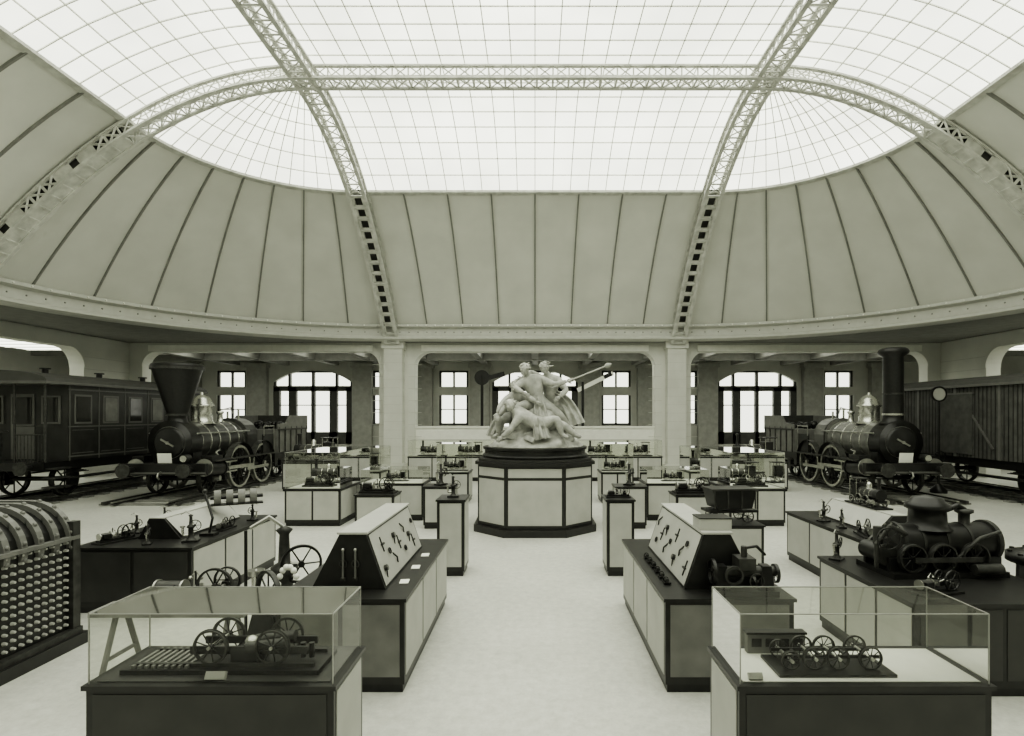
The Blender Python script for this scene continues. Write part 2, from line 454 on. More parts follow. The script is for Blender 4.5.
def showcase(x0,x1,y0,y1,zb,zg,nx=2,ny=1,front=None,linen=M_linen,name='glass_display_case'):
    cx,cy=(x0+x1)/2,(y0+y1)/2; b=B(); b.T=Matrix.Translation((-cx,-cy,0))
    cabinet(b,x0,x1,y0,y1,zb,nx,ny,front)
    b.bx(x0+.04,x1-.04,y0+.04,y1-.04,zb+.015,zb+.02,linen)
    vitrine(b,x0+.01,x1-.01,y0+.01,y1-.01,zb+.016,zg)
    return b.done(name,(cx,cy,0))
showcase(-2.9,-1.30,3.65,4.25,.84,1.31,1,1,M_darkpanel,M_darkpanel)
showcase(1.32,2.95,3.65,4.25,.84,1.31,1,1,M_darkpanel,M_linen)

def fittings(b,sx):
    random.seed(3+sx)
    for i in range(11):
        y=5.72+i*.145; t=.3+.38*((i*2%3)/2)
        x=sx*(1.47+(1.66-1.47)*t); z=.885+(1.43-.885)*t
        n=Vector((-sx*.94,0,.33))
        p=Vector((x,y,z))+n*.008
        k=(i+(sx>0))%4
        if k==0:
            b.cyl(p,p+n*.03,.03,M_iron2,n=14); b.cyl(p+n*.03,p+n*.035,.024,M_grey,n=14); b.tube([p+Vector((-sx*.03,0,-.09)),p+n*.02],.007,M_iron)
        elif k==1:
            b.cyl(p+Vector((sx*.026,0,.075)),p-Vector((sx*.026,0,.075)),.01,M_iron,n=8); b.cyl(p-Vector((0,.03,0))+n*.01,p+Vector((0,.03,0))+n*.015,.013,M_iron2,n=8)
        elif k==2:
            b.ring(p+n*.015,n,.034,.012,.009,M_iron,n=16); b.cyl(p,p+n*.02,.008,M_iron,n=8)
        else:
            b.tube([p+Vector((sx*.02,-.035,.055)),p+n*.02,p+Vector((-sx*.02,.03,-.055))],.009,M_iron2)
    if sx>0:
        for i in range(6):
            y=5.75+i*.2; x=sx*1.34
            b.box((x,y,.90),(.07,.1,.02),M_iron); b.cyl((x,y-.03,.925),(x,y+.04,.925),.018,M_iron2,n=10)
            b.ring((x-.01,y,.93),(0,1,0),.028,.015,.008,M_iron,n=14)
    else:
        for i in range(3):
            y=5.8+i*.55; x=sx*1.34
            b.box((x,y,.892),(.09,.14,.008),M_white,(0,0,.1))
def desk(sx):
    x0,x1=sorted((sx*1.22,sx*2.42)); b=B(); cx=sx*1.82; cy=6.55; b.T=Matrix.Translation((-cx,-cy,0))
    cabinet(b,x0,x1,5.28,7.8,.87,2,3,M_grey)
    poly=[(sx*1.47,.885),(sx*1.66,1.43),(sx*1.92,1.43),(sx*2.2,.885)]
    b.prism(poly,'y',5.55,7.35,M_dark)
    def slope(p,q,o):
        p=Vector((p[0],0,p[1]));q=Vector((q[0],0,q[1])); nrm=Vector((o,0,.34)).normalized()*.006
        a=p.lerp(q,.04)+nrm;c=p.lerp(q,.96)+nrm
        b.add([(a.x,5.59,a.z),(a.x,7.31,a.z),(c.x,7.31,c.z),(c.x,5.59,c.z)],[(0,1,2,3)],M_panel)
    slope(poly[0],poly[1],-sx); slope(poly[3],poly[2],sx)
    b.bx(min(sx*1.64,sx*1.94),max(sx*1.64,sx*1.94),5.53,7.37,1.43,1.45,M_panel)
    if sx<0:
        for k in(-.06,.06):
            b.cyl((cx+k,5.53,1.0),(cx+k,5.53,1.27),.011,M_grey,n=8); b.sph((cx+k,5.53,1.28),.018,M_steel,n=8,k=6); b.box((cx+k,5.54,.99),(.05,.03,.03),M_iron2)
            b.ring((cx+k,5.53,1.14),(0,1,0),.04,.015,.01,M_iron2,n=14)
    fittings(b,sx)
    return b.done('sloped_display_desk',(cx,cy,0))
desk(-1); desk(1)
b=B(); b.bx(-.16,.16,-.12,.12,0,.11,M_panel); b.bx(-.165,.165,-.125,.125,.11,.12,M_dark); b.done('model_box',(1.8,5.75,1.452))

for sx,cx in((-1,-1.36),(1,1.38)):
    b=B(); cabinet(b,-.22,.22,-.3,.3,1.22,1,1); b.done('exhibit_pedestal',(cx,9.4,0))
# octagonal plinth
def octo(b,hw,c,z0,z1,m):
    pts=[(-hw+c,-hw),(hw-c,-hw),(hw,-hw+c),(hw,hw-c),(hw-c,hw),(-hw+c,hw),(-hw,hw-c),(-hw,-hw+c)]
    b.prism(pts,'z',z0,z1,m); return pts
b=B()
octo(b,1.37,.70,0,.16,M_dark); pts=octo(b,1.28,.66,.16,1.5,M_dark)
octo(b,1.34,.69,1.5,1.57,M_dark); octo(b,1.26,.65,1.57,1.63,M_darkpanel)
b.lathe((0,0,1.63),(0,0,1),[(0,0),(1.22,0),(1.24,.05),(1.18,.1),(1.18,.17),(1.22,.19),(1.22,.24),(0,.24)],M_dark,n=40,smooth=False)
for i in range(8):
    p=Vector((*pts[i],0));q=Vector((*pts[(i+1)%8],0)); d=(q-p).normalized(); nrm=Vector((d.y,-d.x,0))
    for(z0,z1) in((.24,1.2),(1.26,1.45)):
        a=p+d*.05;c=q-d*.05; o=nrm*.008
        b.add([a+o+Vector((0,0,z0)),c+o+Vector((0,0,z0)),c+o+Vector((0,0,z1)),a+o+Vector((0,0,z1))],[(0,1,2,3)],M_panel)
b.done('octagonal_plinth',(0,13.3,0),recalc=False)

# ------------------------------------------------------------ sculpture
sculp=empty('sculpture_group',(0,13.3,1.878))
def skin(name,pts,edges,sub=2):
    me=bpy.data.meshes.new(name); me.from_pydata([p[:3] for p in pts],edges,[])
    me.materials.append(M_plas)
    o=bpy.data.objects.new(name,me); sc.collection.objects.link(o)
    m=o.modifiers.new('skin','SKIN'); m.use_smooth_shade=True
    for i,p in enumerate(pts):
        sv=me.skin_vertices[0].data[i]; sv.radius=(p[3],p[3]); sv.use_root=(i==0)
    s_=o.modifiers.new('sub','SUBSURF'); s_.levels=sub; s_.render_levels=sub
    o.parent=sculp; return o
def fig(name,J,K=1.22):
    pel,ch,nk=map(Vector,(J['pel'],J['ch'],J['nk'])); mid=pel.lerp(ch,.5)
    pts=[(*pel,.16*K),(*mid,.135*K),(*ch,.185*K),(*nk,.07*K),(*(nk+(Vector(J['hd'])-nk)*.5),.06*K)]
    E=[(0,1),(1,2),(2,3),(3,4)]
    for s_ in'lr':
        sh,el,ha=map(Vector,(J[s_+'s'],J[s_+'e'],J[s_+'h']))
        i=len(pts); pts+=[(*sh,.095*K),(*sh.lerp(el,.4),.08*K),(*el,.055*K),(*el.lerp(ha,.3),.062*K),(*ha,.034*K)]
        E+=[(2,i),(i,i+1),(i+1,i+2),(i+2,i+3),(i+3,i+4)]
        hp,kn,ft,to=map(Vector,(J[s_+'p'],J[s_+'k'],J[s_+'f'],J[s_+'t']))
        i=len(pts); pts+=[(*hp,.125*K),(*hp.lerp(kn,.4),.12*K),(*kn,.08*K),(*kn.lerp(ft,.3),.085*K),(*ft,.046*K),(*to,.036*K)]
        E+=[(0,i),(i,i+1),(i+1,i+2),(i+2,i+3),(i+3,i+4),(i+4,i+5)]
    skin(name+'_body',pts,E)
    b=B()
    hd=Vector(J['hd']); f=Vector(J['face']).normalized()
    b.sph(hd,(.1,.115,.135),M_plas,n=20,k=14)
    up=Vector((0,0,1)); sd=f.cross(up).normalized(); up=sd.cross(f)
    b.sph(hd+f*.106-up*.015,(.02,.02,.032),M_plas,n=8,k=6)
    b.sph(hd+f*.08-up*.09,(.045,.045,.034),M_plas,n=8,k=6)
    b.sph(hd+f*.096-up*.06,(.028,.028,.011),M_plas,n=8,k=6)
    for q in(-1,1):
        b.sph(hd+f*.09+sd*q*.038+up*.015,(.015,.015,.011),M_plas,n=8,k=6)
        b.sph(hd+f*.092+sd*q*.038+up*.038,(.027,.022,.011),M_plas,n=8,k=6)
        b.sph(hd+sd*q*.098,(.022,.022,.032),M_plas,n=8,k=6)
    for k in range(30):
        a=random.uniform(0,2*pi); e=random.uniform(.0,1.4)
        v=(sd*math.cos(a)+f*math.sin(a)*.9)*math.cos(e)+up*math.sin(e)
        if v.dot(f)>.45: continue
        p=hd+v*.1; b.sph(p+v*.015,(.042,.042,.036),M_plas,n=7,k=5); b.cyl(p,p+(v+Vector((.6,.2,.0)))*random.uniform(.04,.08),.03,M_plas,r2=.01,n=7)
    for s_ in'lr':
        el,ha=Vector(J[s_+'e']),Vector(J[s_+'h']); d=(ha-el).normalized(); sd2=d.cross(Vector((.3,1,.2))).normalized(); nn=sd2.cross(d)
        M=Matrix((sd2,nn,d)).transposed().to_4x4()
        b.sph(ha+d*.05,(.048,.024,.062),M_plas,n=10,k=7,M0=M)
        for k,(o,l) in enumerate(((-.034,.07),(-.012,.085),(.012,.08),(.034,.06))):
            p=ha+d*.09+sd2*o; q=p+d*l*.5+nn*.012; r=q+d*l*.3+nn*.04
            b.cyl(p,q,.0125,M_plas,n=6); b.cyl(q,r,.011,M_plas,n=6); b.sph(q,.0125,M_plas,n=6,k=4)
        b.cyl(ha+d*.03-sd2*.035,ha+d*.08-sd2*.075+nn*.02,.014,M_plas,n=6)
    b.done(name+'_head_hands',parent=sculp)
# lunging man, twisting torso, right arm thrust out along the staff
fig('striding_figure',dict(pel=(.08,-.05,1.02),ch=(-.06,-.12,1.42),nk=(-.16,-.2,1.64),hd=(-.24,-.27,1.78),face=(-.7,-.7,-.2),
  ls=(-.28,-.16,1.50),le=(-.46,-.42,1.34),lh=(-.26,-.58,1.22), rs=(.17,-.12,1.54),re=(.46,-.28,1.42),rh=(.74,-.3,1.50),
  lp=(-.04,-.1,.97),lk=(-.38,-.42,.92),lf=(-.46,-.32,.48),lt=(-.58,-.46,.46), rp=(.2,-.04,.97),rk=(.52,-.2,.78),rf=(.80,.0,.46),rt=(.92,-.14,.42)))
# second man behind, arm over the first one's shoulder
fig('wrestling_figure',dict(pel=(.40,.26,1.02),ch=(.34,.16,1.46),nk=(.28,.06,1.68),hd=(.22,-.04,1.83),face=(.4,-.85,-.25),
  ls=(.14,.12,1.58),le=(-.1,.06,1.74),lh=(-.3,-.1,1.60), rs=(.54,.12,1.56),re=(.74,-.08,1.30),rh=(.56,-.28,1.14),
  lp=(.3,.26,.97),lk=(.2,.0,.75),lf=(.15,.3,.45),lt=(.1,.1,.42), rp=(.5,.26,.97),rk=(.72,.05,.86),rf=(.80,.32,.48),rt=(.86,.16,.44)))
# fallen man lying back across the rocks in front
fig('fallen_figure',dict(pel=(.12,-.66,.52),ch=(-.26,-.66,.66),nk=(-.46,-.68,.82),hd=(-.56,-.72,.93),face=(-.2,-.85,.5),
  ls=(-.34,-.84,.68),le=(-.52,-.92,.42),lh=(-.72,-.92,.24), rs=(-.36,-.5,.82),re=(-.66,-.52,.92),rh=(-.80,-.62,.70),
  lp=(.15,-.76,.5),lk=(.48,-.86,.66),lf=(.60,-.80,.28),lt=(.74,-.88,.22), rp=(.2,-.58,.5),rk=(.60,-.62,.52),rf=(.92,-.56,.26),rt=(1.04,-.62,.22)))
fig('crouching_figure',dict(pel=(-.52,.1,.70),ch=(-.44,-.02,1.06),nk=(-.42,-.12,1.26),hd=(-.46,-.22,1.38),face=(-.6,-.8,.0),
  ls=(-.6,-.08,1.14),le=(-.78,-.28,.96),lh=(-.86,-.42,.76), rs=(-.28,-.08,1.16),re=(-.14,-.32,1.12),rh=(.02,-.4,1.02),
  lp=(-.6,.08,.66),lk=(-.82,-.26,.62),lf=(-.86,-.16,.26),lt=(-.96,-.3,.22), rp=(-.42,.06,.66),rk=(-.42,-.32,.68),rf=(-.40,-.3,.36),rt=(-.38,-.42,.34)))
b=B()
nu,nv=96,40; vs=[];fs=[]
for j in range(nv+1):
    t=j/nv
    for i in range(nu):
        a=2*pi*i/nu
        r=1.12*((1-t)**.75); z=1.02*t
        x=math.cos(a)*r; y=math.sin(a)*r*.92
        k=noise.noise(Vector((x*2.1,y*2.1,z*4+3)))*.5+noise.noise(Vector((x*5,y*5,z*6)))*.22
        rr=1+k*(.10+1.3*t*(1-t)+ (.08 if j else 0))
        vs.append((x*rr+.1*t,y*rr,max(0,z+k*.24*t)))
for j in range(nv):
    for i in range(nu):
        k=(i+1)%nu; fs.append((j*nu+i,j*nu+k,(j+1)*nu+k,(j+1)*nu+i))
b.add(vs,fs,M_plas,False)
for k in range(16):
    a=random.uniform(pi*.9,2.1*pi); r=random.uniform(.75,.96)
    b.box((math.cos(a)*r,math.sin(a)*r*.85,random.uniform(.14,.24)),(random.uniform(.15,.3),random.uniform(.12,.25),random.uniform(.06,.12)),M_plas,(random.uniform(-.4,.4),random.uniform(-.4,.4),random.random()*3))
b.done('rocky_base',parent=sculp)
b=B()
def cloth(p0,p1,p2,w,folds):
    p0,p1,p2=map(Vector,(p0,p1,p2)); nu,nv=24,40; vs=[];fs=[]
    for i in range(nu+1):
        t=i/nu; c=p0*(1-t)**2+p1*2*t*(1-t)+p2*t*t; tg=((p1-p0)*(1-t)+(p2-p1)*t).normalized()
        sd=tg.cross(Vector((0,-1,.2))).normalized(); nn=sd.cross(tg)
        for j in range(nv+1):
            u=j/nv-.5; ww=w*(.6+.6*t)
            vs.append(c+sd*u*ww+nn*(.035*math.sin(u*folds*2*pi+t*2)+.03*math.sin(t*9+u*5)-abs(u)*.1))
    for i in range(nu):
        for j in range(nv): q=i*(nv+1)+j; fs.append((q,q+1,q+nv+2,q+nv+1))
    b.add(vs,fs,M_plas,True)
cloth((.08,-.26,1.12),(.1,-.42,.98),(.14,-.5,.62),.30,2.5)
cloth((.48,.1,1.25),(.8,.0,1.1),(.98,-.1,.5),.34,2.5)
cloth((.08,-.80,.66),(.1,-.92,.55),(.16,-1.0,.2),.34,3)
cloth((-.56,.05,.9),(-.85,.05,.7),(-1.0,.0,.2),.30,2.5)
b.done('drapery_folds',parent=sculp,recalc=False)
b=B()
b.cyl((.38,-.32,1.34),(1.62,-.36,1.84),.02,M_plas,n=10); b.lathe((1.60,-.36,1.83),(.9,0,.38),[(.02,0),(.05,.03),(.06,.08),(.02,.16),(0,.17)],M_plas,n=12)
b.done('staff',parent=sculp)

# ------------------------------------------------------------ locomotives
def loco(name,loc,flared,boiler_m):
    b=B(); cz=1.62; R=.62
    for s_ in(-1,1):
        b.bx(s_*.95-.06,s_*.95+.06,.1,4.75,.62,.95,M_iron)
        b.bx(s_*1.12-.2,s_*1.12+.2,.5,4.7,1.02,1.06,M_iron2)
        for y in(.9,1.6,2.5,3.3,4.1): b.bx(s_*.95-.09,s_*.95+.09,y-.1,y+.1,.35,.75,M_iron)
        b.cyl((s_*.88,-.05,.82),(s_*.88,-.42,.82),.09,M_iron,n=14); b.cyl((s_*.88,-.42,.82),(s_*.88,-.48,.82),.21,M_iron2,n=20)
        b.cyl((s_*1.05,.35,.85),(s_*1.05,1.15,.78),.24,M_iron,n=20); b.cyl((s_*1.05,.31,.853),(s_*1.05,.35,.85),.27,M_steel,n=20); b.cyl((s_*1.05,1.15,.78),(s_*1.05,1.2,.78),.27,M_iron,n=20)
        b.bx(s_*1.05-.17,s_*1.05+.17,.45,1.05,1.0,1.2,M_iron)
        b.cyl((s_*1.2,1.2,.78),(s_*1.2,1.9,.76),.03,M_steel,n=8)
        b.box((s_*1.22,2.2,.74),(.05,1.6,.11),M_steel,(-.02,0,0))
        b.box((s_*1.22,3.35,.62),(.05,1.55,.1),M_steel,(0,0,0))
        b.bx(s_*1.16-.03,s_*1.16+.03,1.2,2.0,.92,.97,M_steel); b.bx(s_*1.16-.03,s_*1.16+.03,1.2,2.0,.6,.65,M_steel)
        for y,r in((.95,.47),(2.35,.72),(3.95,.72)):
            b.wheel((s_*.78 if y<1 else s_*1.05,y,r),(s_,0,0),r,.12,M_iron,M_steel if r>.6 else M_iron2,sp=12 if r>.6 else 8)
            b.cyl((s_*1.0,y,r),(s_*1.2,y,r),.08,M_steel,n=12)
            if r>.6:
                n=12; R2=r+.1
                for k in range(n):
                    a0=pi*k/n*.8+.1*pi;a1=pi*(k+1)/n*.8+.1*pi
                    b.add([(s_*.98,y+R2*math.cos(a0),r+R2*math.sin(a0)),(s_*1.2,y+R2*math.cos(a0),r+R2*math.sin(a0)),(s_*1.2,y+R2*math.cos(a1),r+R2*math.sin(a1)),(s_*.98,y+R2*math.cos(a1),r+R2*math.sin(a1))],[(0,1,2,3)],M_iron2)
        for y in(2.35,3.95):
            for k in range(4): b.bx(s_*.86-.04,s_*.86+.04,y-.4+k*.08,y+.4-k*.08,1.08+k*.03,1.1+k*.03,M_iron2)
        b.tube([(s_*(R+.12),.5,cz+.28),(s_*(R+.12),3.7,cz+.28)],.022,M_steel)
        for y in(.7,1.7,2.7,3.6): b.cyl((s_*(R-.05),y,cz+.22),(s_*(R+.12),y,cz+.28),.018,M_steel,n=6)
        b.bx(s_*1.1-.02,s_*1.1+.02,3.95,4.75,1.06,1.75,M_iron)
        b.tube([(s_*1.15,3.95,2.05),(s_*1.15,4.75,2.05)],.02,M_steel); b.cyl((s_*1.15,4.75,1.05),(s_*1.15,4.75,2.05),.02,M_steel,n=6); b.cyl((s_*1.15,3.95,1.7),(s_*1.15,3.95,2.05),.02,M_steel,n=6)
        b.box((s_*1.15,4.9,.5),(.3,.25,.04),M_iron); b.bx(s_*1.15-.02,s_*1.15+.02,4.78,5.02,.5,1.0,M_iron)
        b.tube([(s_*.95,1.3,1.1),(s_*.75,1.5,1.25),(s_*.66,1.9,1.3)],.04,M_brass); b.cyl((s_*1.0,3.1,.95),(s_*1.0,3.1,1.3),.07,M_brass,n=12)
    for y,r in((.95,.47),(2.35,.72),(3.95,.72)): b.cyl((-1.0,y,r),(1.0,y,r),.07,M_iron,n=10)
    b.bx(-1.3,1.3,-.05,.12,.66,1.0,M_iron); b.bx(-1.32,1.32,-.07,-.05,.7,.75,M_trimc)
    b.tube([(0,-.1,.75),(0,-.22,.72),(0,-.25,.62),(0,-.18,.56)],.03,M_steel)
    b.cyl((0,.35,cz),(0,.95,cz),R+.05,M_iron,n=36)
    b.lathe((0,.35,cz),(0,-1,0),[(R+.06,0),(R+.06,.03),(R*.78,.05),(R*.78,.08),(.4,.12),(0,.14)],M_iron,n=32)
    b.ring((0,.31,cz),(0,1,0),R*.8,.03,.04,M_steel,n=32)
    b.cyl((0,.18,cz),(0,.36,cz),.05,M_steel,n=10); b.box((0,.2,cz),(.45,.03,.05),M_steel,(0,.5,0))
    b.cyl((0,.95,cz),(0,3.6,cz),R,boiler_m,n=40,caps=False)
    for y in(1.0,1.5,2.0,2.6,3.2,3.55): b.cyl((0,y-.03,cz),(0,y+.03,cz),R+.012,M_brass,n=40)
    poly=[(-.66,.7)]+[(-.66*math.cos(t*pi/10),1.75+.6*math.sin(t*pi/10)) for t in range(11)]+[(.66,.7)]
    b.prism(poly,'y',3.6,4.45,boiler_m); b.prism([(p[0]*1.03,p[1]+.015) for p in poly],'y',3.62,3.7,M_iron2)
    b.bx(-.62,.62,.5,.95,.7,1.3,M_iron)
    if flared:
        b.lathe((0,.7,cz+R-.05),(0,0,1),[(.36,0),(.28,.08),(.25,.22),(.28,.28),(.70,1.72),(.74,1.80),(.70,1.86),(.5,1.9),(0,1.92)],M_iron,n=36)
        b.ring((0,.7,cz+R+.24),(0,0,1),.32,.07,.1,M_iron2); b.ring((0,.7,cz+R+1.68),(0,0,1),.745,.08,.08,M_iron2,n=36)
    else:
        b.lathe((0,.7,cz+R-.05),(0,0,1),[(.42,0),(.31,.1),(.29,.2),(.29,2.12),(.42,2.22),(.44,2.28),(.40,2.36),(.33,2.4),(.28,2.4),(.27,2.2)],M_iron,n=36)
        b.ring((0,.7,cz+R+.9),(0,0,1),.31,.05,.05,M_iron2); b.ring((0,.7,cz+R+.25),(0,0,1),.33,.06,.05,M_brass)
    b.lathe((0,2.0,cz+R-.06),(0,0,1),[(.42,0),(.34,.07),(.32,.1),(.32,.55),(.37,.58),(.37,.63),(.33,.66),(.28,.82),(.16,.93),(.06,.97),(.05,1.05),(0,1.07)],M_brass,n=32)
    b.lathe((0,3.1,cz+R-.04),(0,0,1),[(.16,0),(.1,.05),(.08,.3),(.12,.34),(.12,.4),(0,.42)],M_brass,n=18)
    b.tube([(0,3.1,cz+R+.4),(0,3.8,cz+R+.5),(0,3.9,cz+R+.3)],.02,M_steel)
    b.cyl((.2,3.95,2.3),(.2,3.95,2.7),.035,M_brass,n=10); b.cyl((-.2,3.95,2.3),(-.2,3.95,2.6),.035,M_brass,n=10)
    b.box((0,.08,1.16),(.42,.02,.3),M_white,(.15,0,0))
    b.cyl((.62,.0,1.15),(.62,.25,1.15),.12,M_iron2,n=16); b.cyl((.62,-.02,1.15),(.62,.0,1.15),.1,M_brass,n=16)
    T0=5.15
    b.bx(-1.1,1.1,T0,T0+3.0,.75,1.0,M_iron)
    b.bx(-1.08,1.08,T0+.1,T0+2.9,1.0,1.9,M_grey)
    for s_ in(-1,1):
        b.prism([(T0+.05,1.9),(T0+.05,2.1),(T0+.8,2.15),(T0+1.1,2.45),(T0+2.9,2.45),(T0+2.9,1.9)],'x',s_*1.08-.03,s_*1.08+.03,M_grey)
        for k in range(6): b.bx(s_*1.1-.02,s_*1.1+.02,T0+.15+k*.53,T0+.19+k*.53,1.0,2.0,M_iron2)
        b.bx(s_*1.1-.02,s_*1.1+.02,T0+.1,T0+2.9,1.86,1.92,M_iron2)
        for y in(T0+.6,T0+2.3):
            b.wheel((s_*.78,y,.48),(s_,0,0),.48,.12,M_iron,M_iron2,sp=8); b.bx(s_*.98-.05,s_*.98+.05,y-.14,y+.14,.3,.75,M_iron)
            for k in range(4): b.bx(s_*1.03-.04,s_*1.03+.04,y-.4+k*.08,y+.4-k*.08,.68+k*.03,.7+k*.03,M_iron2)
    b.bx(-1.08,1.08,T0+2.84,T0+2.9,1.9,2.45,M_clad)
    for y in(T0+.6,T0+2.3): b.cyl((-1,y,.48),(1,y,.48),.07,M_iron,n=10)
    for k in range(30): b.sph((random.uniform(-.9,.9),T0+random.uniform(.9,2.7),random.uniform(1.9,2.1)),random.uniform(.1,.2),M_iron,n=6,k=4)
    b.bx(-.3,.3,4.7,T0,.82,.9,M_iron)
    return b.done(name,loc)
loco('steam_locomotive',(-11.2,17.0,.13),True,M_clad)
loco('steam_locomotive',(11.35,17.2,.13),False,mat('boiler_teak_cladding',.15,.3,var=.25,scale=7))
for cx,y0,y1 in((-11.2,16.0,25.2),(11.35,16.2,25.2),(-15.35,15.0,24.5),(15.35,14.6,24)):
    b=B()
    for s_ in(-1,1):
        b.bx(s_*.78-.04,s_*.78+.04,0,y1-y0,.1,.13,M_steel); b.bx(s_*.78-.015,s_*.78+.015,0,y1-y0,.06,.1,M_iron2); b.bx(s_*.78-.07,s_*.78+.07,0,y1-y0,.04,.06,M_iron2)
        b.bx(s_*1.05-.04,s_*1.05+.04,0,y1-y0,.04,.13,M_iron2)
    k=.3
    while k<y1-y0: b.bx(-1.3,1.3,k-.12,k+.12,0,.05,M_wood); k+=.65
    b.done('railway_track',(cx,y0,0))
# ------------------------------------------------------------ coach & wagon
M_win=mat('coach_window_glass',.03,.08,var=.1)
def car(name,loc,L,kind):
    b=B(); W=1.35; zb=1.1; zt=3.4
    b.bx(-W+.1,W-.1,0,L,.85,zb,M_iron)
    m=M_coach if kind=='coach' else M_wag
    y0=.75 if kind=='coach' else .05
    b.bx(-W,W,y0,L,zb,zt,m)
    poly=[(-W-.12,zt)]+[((W+.12)*-math.cos(pi*t/14),zt+.06+.30*math.sin(pi*t/14)) for t in range(15)]+[(W+.12,zt)]
    b.prism(poly,'y',-.15,L+.15,M_roof)
    b.bx(-W-.13,W+.13,-.16,L+.16,zt-.03,zt+.05,M_trimc)
    if kind=='coach':
        for k in range(3): b.cyl((0,1.5+k*2.2,zt+.3),(0,1.5+k*2.2,zt+.5),.09,M_iron,n=12); b.cyl((0,1.5+k*2.2,zt+.5),(0,1.5+k*2.2,zt+.54),.15,M_iron,n=12)
    for s_ in(-1,1):
        if kind=='coach':
            n=int((L-y0)/1.05)
            for i in range(n):
                c=y0+.55+i*(L-y0)/n
                b.bx(s_*W-.02,s_*W+.02,c-.34,c+.34,2.2,3.1,M_trimc); b.bx(s_*W-.03,s_*W+.03,c-.28,c+.28,2.26,3.04,M_iron)
                b.add([(s_*(W+.032),c-.27,2.27),(s_*(W+.032),c+.27,2.27),(s_*(W+.032),c+.27,3.03),(s_*(W+.032),c-.27,3.03)],[(0,1,2,3)],M_win if i%2==0 else M_grey)
                b.bx(s_*W-.015,s_*W+.015,c-.52,c-.49,zb,zt,M_trimc); b.bx(s_*W-.014,s_*W+.014,c-.42,c+.42,1.3,1.32,M_trimc); b.bx(s_*W-.014,s_*W+.014,c-.42,c+.42,2.0,2.02,M_trimc)
            for z in(2.1,3.22,1.2): b.bx(s_*W-.02,s_*W+.02,y0,L,z,z+.04,M_trimc)
        else:
            k=y0
            while k<L: b.bx(s_*W-.015,s_*W+.015,k,k+.012,zb,zt,M_iron); k+=.16
            for c in(.1,L*.25,L*.5,L*.75,L-.1): b.bx(s_*W-.04,s_*W+.04,c-.05,c+.05,zb,zt,M_trimc)
            b.bx(s_*W-.05,s_*W+.05,L*.5-.75,L*.5+.75,zb+.1,zt-.2,m); b.bx(s_*W-.06,s_*W+.06,L*.5-.8,L*.5+.8,zt-.25,zt-.2,M_trimc)
            b.box((s_*W,L*.37,2.2),(.08,2.0,.06),M_trimc,(.9,0,0))
        for y in(1.3,L-1.3):
            b.wheel((s_*.78,y,.5),(s_,0,0),.5,.12,M_iron,M_iron2,sp=8); b.bx(s_*1.0-.06,s_*1.0+.06,y-.15,y+.15,.3,.85,M_iron)
            for k in range(4): b.bx(s_*1.1-.04,s_*1.1+.04,y-.5+k*.1,y+.5-k*.1,.7+k*.03,.72+k*.03,M_iron2)
        b.bx(s_*1.25-.15,s_*1.25+.15,1,L-1,.55,.6,M_iron)
        b.cyl((s_*.88,0,.95),(s_*.88,-.3,.95),.08,M_iron,n=12); b.cyl((s_*.88,-.3,.95),(s_*.88,-.36,.95),.2,M_iron2,n=18)
    for y in(1.3,L-1.3): b.cyl((-1,y,.5),(1,y,.5),.07,M_iron,n=10)
    if kind=='coach':
        b.bx(-.35,.35,.72,.76,zb+.05,3.1,M_trimc); b.bx(-.28,.28,.70,.73,2.2,3.0,M_win)
        for s_ in(-1,1):
            b.bx(s_*.85-.28,s_*.85+.28,.71,.76,2.2,3.05,M_trimc); b.bx(s_*.85-.22,s_*.85+.22,.70,.73,2.26,3.0,M_win)
            b.cyl((s_*1.28,.03,zb),(s_*1.28,.03,zt),.035,M_iron2,n=8); b.cyl((s_*.4,.03,zb),(s_*.4,.03,zt),.03,M_iron2,n=8)
            for z in(1.9,2.15): b.cyl((s_*.4,.03,z),(s_*1.28,.03,z),.02,M_iron2,n=6)
            for k in range(8): b.cyl((s_*(.48+k*.1),.03,zb),(s_*(.48+k*.1),.03,1.9),.012,M_iron2,n=6)
            for k in range(3): b.bx(s_*1.35-.2,s_*1.35+.2,.05,.65,.35+k*.27,.39+k*.27,M_iron2)
        b.bx(-.04,.04,-.1,.05,zb,1.95,M_iron2); b.wheel((0,-.02,2.0),(0,0,1),.2,.03,M_iron2,sp=5,flange=False)
    else:
        k=-W
        while k<W: b.bx(k,k+.012,.035,.06,zb,zt,M_iron); k+=.16
        for x in(-W+.06,-.45,.45,W-.06): b.bx(x-.05,x+.05,0,.06,zb,zt,M_trimc)
        for z in(1.5,2.4): b.bx(-W,W,.01,.05,z,z+.1,M_trimc)
    return b.done(name,loc)
car('railway_passenger_coach',(-15.35,16.2,.13),7.6,'coach')
car('railway_freight_wagon',(15.35,15.2,.13),7.2,'wagon')
b=B(); b.cyl((0,0,0),(0,0,3.05),.04,M_iron,n=12); b.cyl((0,-.03,3.3),(0,.03,3.3),.22,M_panel,n=32); b.ring((0,0,3.3),(0,1,0),.26,.08,.05,M_iron); b.lathe((0,0,0),(0,0,1),[(.25,0),(.25,.1),(.06,.3)],M_iron); b.wheel((0,-.05,1.2),(0,1,0),.2,.04,M_iron,sp=5,flange=False)
b.done('signal_disc',(13.5,18.9,0))
b=B(); b.cyl((0,0,0),(0,0,4.5),.07,M_iron,n=12); b.cyl((0,-.05,4.4),(0,.05,4.4),.36,M_iron,n=28); b.box((.55,0,4.45),(1.1,.06,.22),M_iron,(0,-.25,0)); b.lathe((0,0,0),(0,0,1),[(.35,0),(.35,.15),(.08,.4)],M_iron)
b.done('semaphore_signal',(-2.55,27.2,0))
